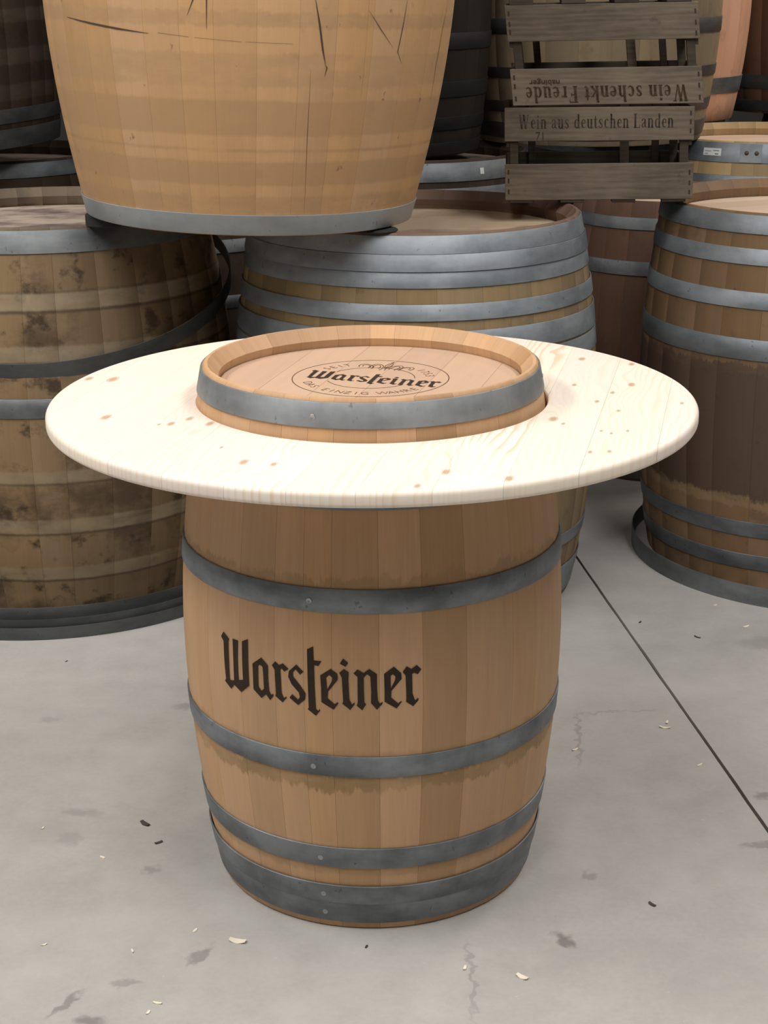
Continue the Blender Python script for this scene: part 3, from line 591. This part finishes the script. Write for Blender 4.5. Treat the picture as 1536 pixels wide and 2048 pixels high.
GLY={ # condensed serif letters: width, strokes of (x,y,width) points
'n':(.50,[[(.12,0,.13),(.12,.66,.13)],[(.38,0,.13),(.38,.52,.13)],[(.14,.52,.05),(.22,.63,.07),(.31,.64,.09),(.38,.5,.13)],[(.0,.02,.04),(.22,.02,.04)],[(.28,.02,.04),(.50,.02,.04)],[(.02,.62,.05),(.12,.64,.05)]]),
'u':(.50,[[(.12,.66,.13),(.12,.14,.13)],[(.38,0,.13),(.38,.66,.13)],[(.12,.16,.13),(.18,.03,.09),(.28,.03,.06),(.36,.14,.05)],[(.0,.64,.04),(.14,.64,.04)],[(.27,.64,.04),(.4,.64,.04)],[(.36,.02,.04),(.5,.02,.04)]]),
'e':(.42,[[(.10,.36,.05),(.36,.36,.05),(.34,.54,.07),(.23,.64,.06),(.12,.54,.11),(.09,.33,.14),(.13,.12,.11),(.25,.03,.06),(.38,.12,.04)]]),
'c':(.42,[[(.33,.52,.11),(.30,.62,.06),(.22,.64,.05),(.12,.54,.11),(.09,.33,.14),(.13,.12,.11),(.25,.03,.06),(.38,.12,.04)]]),
'i':(.26,[[(.13,0,.13),(.13,.66,.13)],[(.0,.02,.04),(.26,.02,.04)],[(.02,.63,.05),(.13,.64,.05)],[(.13,.80,.13),(.13,.93,.13)]]),
's':(.38,[[(.31,.48,.05),(.29,.6,.05),(.18,.64,.06),(.08,.55,.10),(.12,.42,.12),(.25,.28,.13),(.31,.15,.11),(.2,.03,.06),(.08,.06,.05),(.05,.18,.05)]]),
'h':(.50,[[(.12,0,.13),(.12,1,.13)],[(.38,0,.13),(.38,.52,.13)],[(.14,.52,.05),(.22,.63,.07),(.31,.64,.09),(.38,.5,.13)],[(.0,.02,.04),(.22,.02,.04)],[(.28,.02,.04),(.50,.02,.04)],[(.02,.97,.05),(.12,.98,.05)]]),
'k':(.50,[[(.12,0,.13),(.12,1,.13)],[(.16,.28,.05),(.40,.62,.05)],[(.2,.36,.06),(.42,.02,.13)],[(.0,.02,.04),(.22,.02,.04)],[(.3,.02,.04),(.52,.02,.04)],[(.3,.64,.04),(.5,.64,.04)],[(.02,.97,.05),(.12,.98,.05)]]),
't':(.32,[[(.14,.86,.06),(.14,.6,.13),(.14,.14,.13),(.2,.03,.07),(.30,.08,.04)],[(.0,.63,.05),(.3,.63,.05)]]),
'd':(.50,[[(.38,0,.13),(.38,1,.13)],[(.34,.56,.05),(.22,.64,.06),(.12,.54,.11),(.09,.33,.14),(.13,.12,.11),(.22,.02,.06),(.34,.12,.05)],[(.28,.97,.05),(.38,.98,.05)],[(.36,.02,.04),(.5,.02,.04)]]),
'a':(.46,[[(.08,.5,.11),(.12,.6,.06),(.22,.64,.06),(.32,.55,.12),(.33,.1,.13),(.44,.03,.05)],[(.32,.4,.05),(.14,.3,.08),(.08,.16,.12),(.15,.03,.07),(.3,.12,.04)]]),
'r':(.38,[[(.12,0,.13),(.12,.66,.13)],[(.14,.5,.05),(.24,.63,.07),(.34,.58,.12)],[(.0,.02,.04),(.24,.02,.04)],[(.02,.62,.05),(.12,.64,.05)]]),
'F':(.56,[[(.14,0,.15),(.14,1,.15)],[(.0,.02,.04),(.28,.02,.04)],[(.0,.98,.04),(.5,.98,.05)],[(.14,.52,.05),(.38,.52,.05)],[(.5,1.0,.05),(.5,.8,.03)],[(.38,.62,.04),(.38,.42,.04)]]),
'L':(.54,[[(.14,0,.15),(.14,1,.15)],[(.0,.98,.04),(.28,.98,.04)],[(.0,.02,.05),(.5,.02,.05)],[(.5,0,.05),(.5,.24,.03)]]),
'W':(.90,[[(.10,1,.14),(.25,.0,.12)],[(.25,0,.05),(.42,.96,.05)],[(.40,1,.14),(.57,.0,.12)],[(.57,0,.05),(.76,1,.05)],[(.0,.98,.04),(.24,.98,.04)],[(.3,.98,.04),(.52,.98,.04)],[(.66,.98,.04),(.88,.98,.04)]]),
}
def serif_bm(body,cap,width):
    adv=0; bm=bmesh.new(); tot=sum((GLY[c][0]+.07 if c!=' ' else .32) for c in body)-.07; sx=width/(tot*cap)
    for c in body:
        if c==' ': adv+=.32; continue
        for st in GLY[c][1]:
            ribbon_bm(bm,[((adv+x)*cap*sx-width/2,y*cap) for x,y,_ in st],[w_*cap*(.9*sx+.1) for _,_,w_ in st],0)
        adv+=GLY[c][0]+.07
    return bm
def crate(label,loc,rot,planks,H,shear,flip,words,W=.49,D=.33):
    """planks: (z0,z1) of the long side boards measured upward; flip: bottom slats on top"""
    root=thing('wine_crate',label,'crate',loc,rot)
    sh=lambda z:shear*(z/H)
    def part(name,lo,hi,mat=CW,parent=root,jig=.0008,tone=None):
        me=box_mesh(name,lo,hi,.0012,jig)
        for v in me.vertices: v.co.x+=sh(v.co.z)
        o=link(name,me,mat,parent); q=tone or random.uniform(.85,1.15); o.color=(q,q,q,1); return o
    hw=W/2; t=.009; fr=[]
    for (z0,z1) in planks:
        f=part('plank',(-hw,-D/2,z0),(hw,-D/2+t,z1)); fr.append(f)
        part('plank',(-hw,D/2-t,z0),(hw,D/2,z1),CWD)
        for sx in (-1,1):
            for q in (.22,.5,.8):
                zz=z0+(z1-z0)*q+random.uniform(-.006,.006); xx=sx*(hw-.009)
                me=box_mesh('staple',(xx-.0022,-D/2-.0006,zz-.006),(xx+.0022,-D/2+.002,zz+.006),0)
                for v in me.vertices: v.co.x+=sh(v.co.z)
                link('staple',me,NAIL,f)
    zb0,zb1=(0,.010) if not flip else (H-.014,H)
    zi0,zi1=(.010,H-.004) if not flip else (.004,H-.014)
    for sx in (-1,1):
        x0,x1=sorted((sx*(hw-.004),sx*(hw-.013)))
        for (z0,z1) in ((planks[0][0],planks[0][1]),(planks[-1][0]-.015,planks[-1][1])):
            part('end_board',(x0,-D/2+t,max(z0,zi0)),(x1,D/2-t,min(z1,zi1)),CWD)
        for sy in (-1,1):
            y0,y1=sorted((sy*(D/2-t),sy*(D/2-t-.022))); xa,xb=sorted((sx*(hw-.013),sx*(hw-.035)))
            part('corner_post',(xa,y0,zi0),(xb,y1,zi1),CWD)
        xa,xb=sorted((sx*hw*.66,sx*hw*.74)); part('batten',(xa,D/2-t-.012,zi0),(xb,D/2-t,zi1),CWD)
    part('batten',(hw*.30,D/2-t-.012,zi0),(hw*.40,D/2-t,zi1),CW)
    for cx in (-.201,-.067,.067,.198):
        part('slat',(cx-.032,-D/2+.002,zb0),(cx+.030,D/2-.002,zb1),CWD if flip else CWD)
    if flip: part('runner',(-hw*.86,D*.12,zb1),(hw*.86,D*.12+.05,zb1+.008),CW)
    for body,size,sx_,off,xc,zc,mat,fi in words:
        bm=serif_bm(body,size,sx_) if ' ' in body else text_bm(body,size,sx_,off)
        for v in bm.verts:
            x_,y_=v.co.x,v.co.y
            if flip: x_,y_=-x_,-y_
            v.co=Vector((xc+x_+sh(zc+y_),-D/2-.0009,zc+y_))
        link('lettering',bm_mesh('lettering',bm),mat,fr[fi])
    return root
cz=HB+.0038
lc=crate('upright wooden wine crate printed Wein aus deutschen Landen, under the flipped one',(.5845,4.515,cz),R(-4.5),[(.008,.1015),(.160,.2455)],.247,-.004,False,
    [('Wein aus deutschen Landen',.036,.40,0,-.008,.192,PRK,1),('71',.030,.85,.0003,-.152,.163,PRK,1)])
lc.rotation_euler[1]=R(-.6)
uc=crate('flipped wooden wine crate with Wein schenkt Freude upside down',(.602,4.513,cz+.2485),R(-5.0),[(.003,.096),(.164,.254)],.268,-.025,True,
    [('Wein schenkt Freude',.041,.415,0,-.002,.051,PRB,0),('nabinger',.020,1.15,.0002,-.158,.0675,PRB,0)])
uc.rotation_euler[1]=R(-.8)

# ------------------------------------------------------------------ shavings on the floor
CHIP=T('pale_wood_shaving').done((.72,.64,.52),.8); CHIPD=T('dark_wood_chip').done((.05,.04,.035),.8)
def shaving(x,y,l,wd,rot,curl,mat,label,group):
    vs=[];fs=[];N=6
    for i in range(N+1):
        t=i/N-.5; zz=.0012+curl*(4*t*t)*l
        for s_ in (-1,1):
            for dz in (0,.0012): vs.append((t*l,s_*wd/2*(1-.8*abs(t)),zz+dz-.0012))
    for i in range(N):
        a=i*4; b=a+4; fs+=[(a+1,b+1,b+3,a+3),(a,a+2,b+2,b),(a,b,b+1,a+1),(a+2,a+3,b+3,b+2)]
    fs+=[(0,1,3,2),(N*4,N*4+2,N*4+3,N*4+1)]
    o=link('wood_shaving',pyd('wood_shaving',vs,fs),mat,None,(x,y,0)); o.rotation_euler=(0,0,rot)
    return tag(o,label,'wood shaving',group)
LP='small pale wood shaving lying on the concrete floor'; LD='small dark wood chip lying on the concrete floor'
for i,(x,y,l,d) in enumerate([(.616,3.274,.024,0),(.625,3.30,.014,0),(.66,3.095,.016,0),(-.257,2.444,.030,0),(-.473,2.858,.024,1),(.474,2.552,.016,1),(-.536,2.731,.012,0),(-.589,2.437,.010,0),(-.434,2.416,.010,0),(-.372,2.267,.015,0),(.224,2.332,.022,0),(.13,2.359,.012,0),(.655,3.894,.012,1),(.783,3.791,.018,1),(.406,3.169,.016,0),(-.035,2.425,.009,1),(-.437,2.784,.016,1),(-.775,3.666,.008,1),(-.334,2.479,.012,0),(-.384,2.241,.010,0),(-.671,2.843,.008,0),(.87,4.01,.014,0),(.92,3.86,.02,0),(.99,3.84,.016,0)]):
    rg=random.Random(100+i)
    lab={0:'folded pale shaving beside the saw-cut floor joint, the larger of two',3:'longest pale shaving, lying on the floor by the barrel table foot',10:'pale curled shaving beside a dark streak before the barrel table'}.get(i) or (LD if d else LP)
    shaving(x,y,l,l*rg.uniform(.3,.5),rg.uniform(0,6.28),rg.uniform(.0,.15),CHIPD if d else CHIP,lab,'dark chips on the floor' if d else 'pale shavings on the floor')
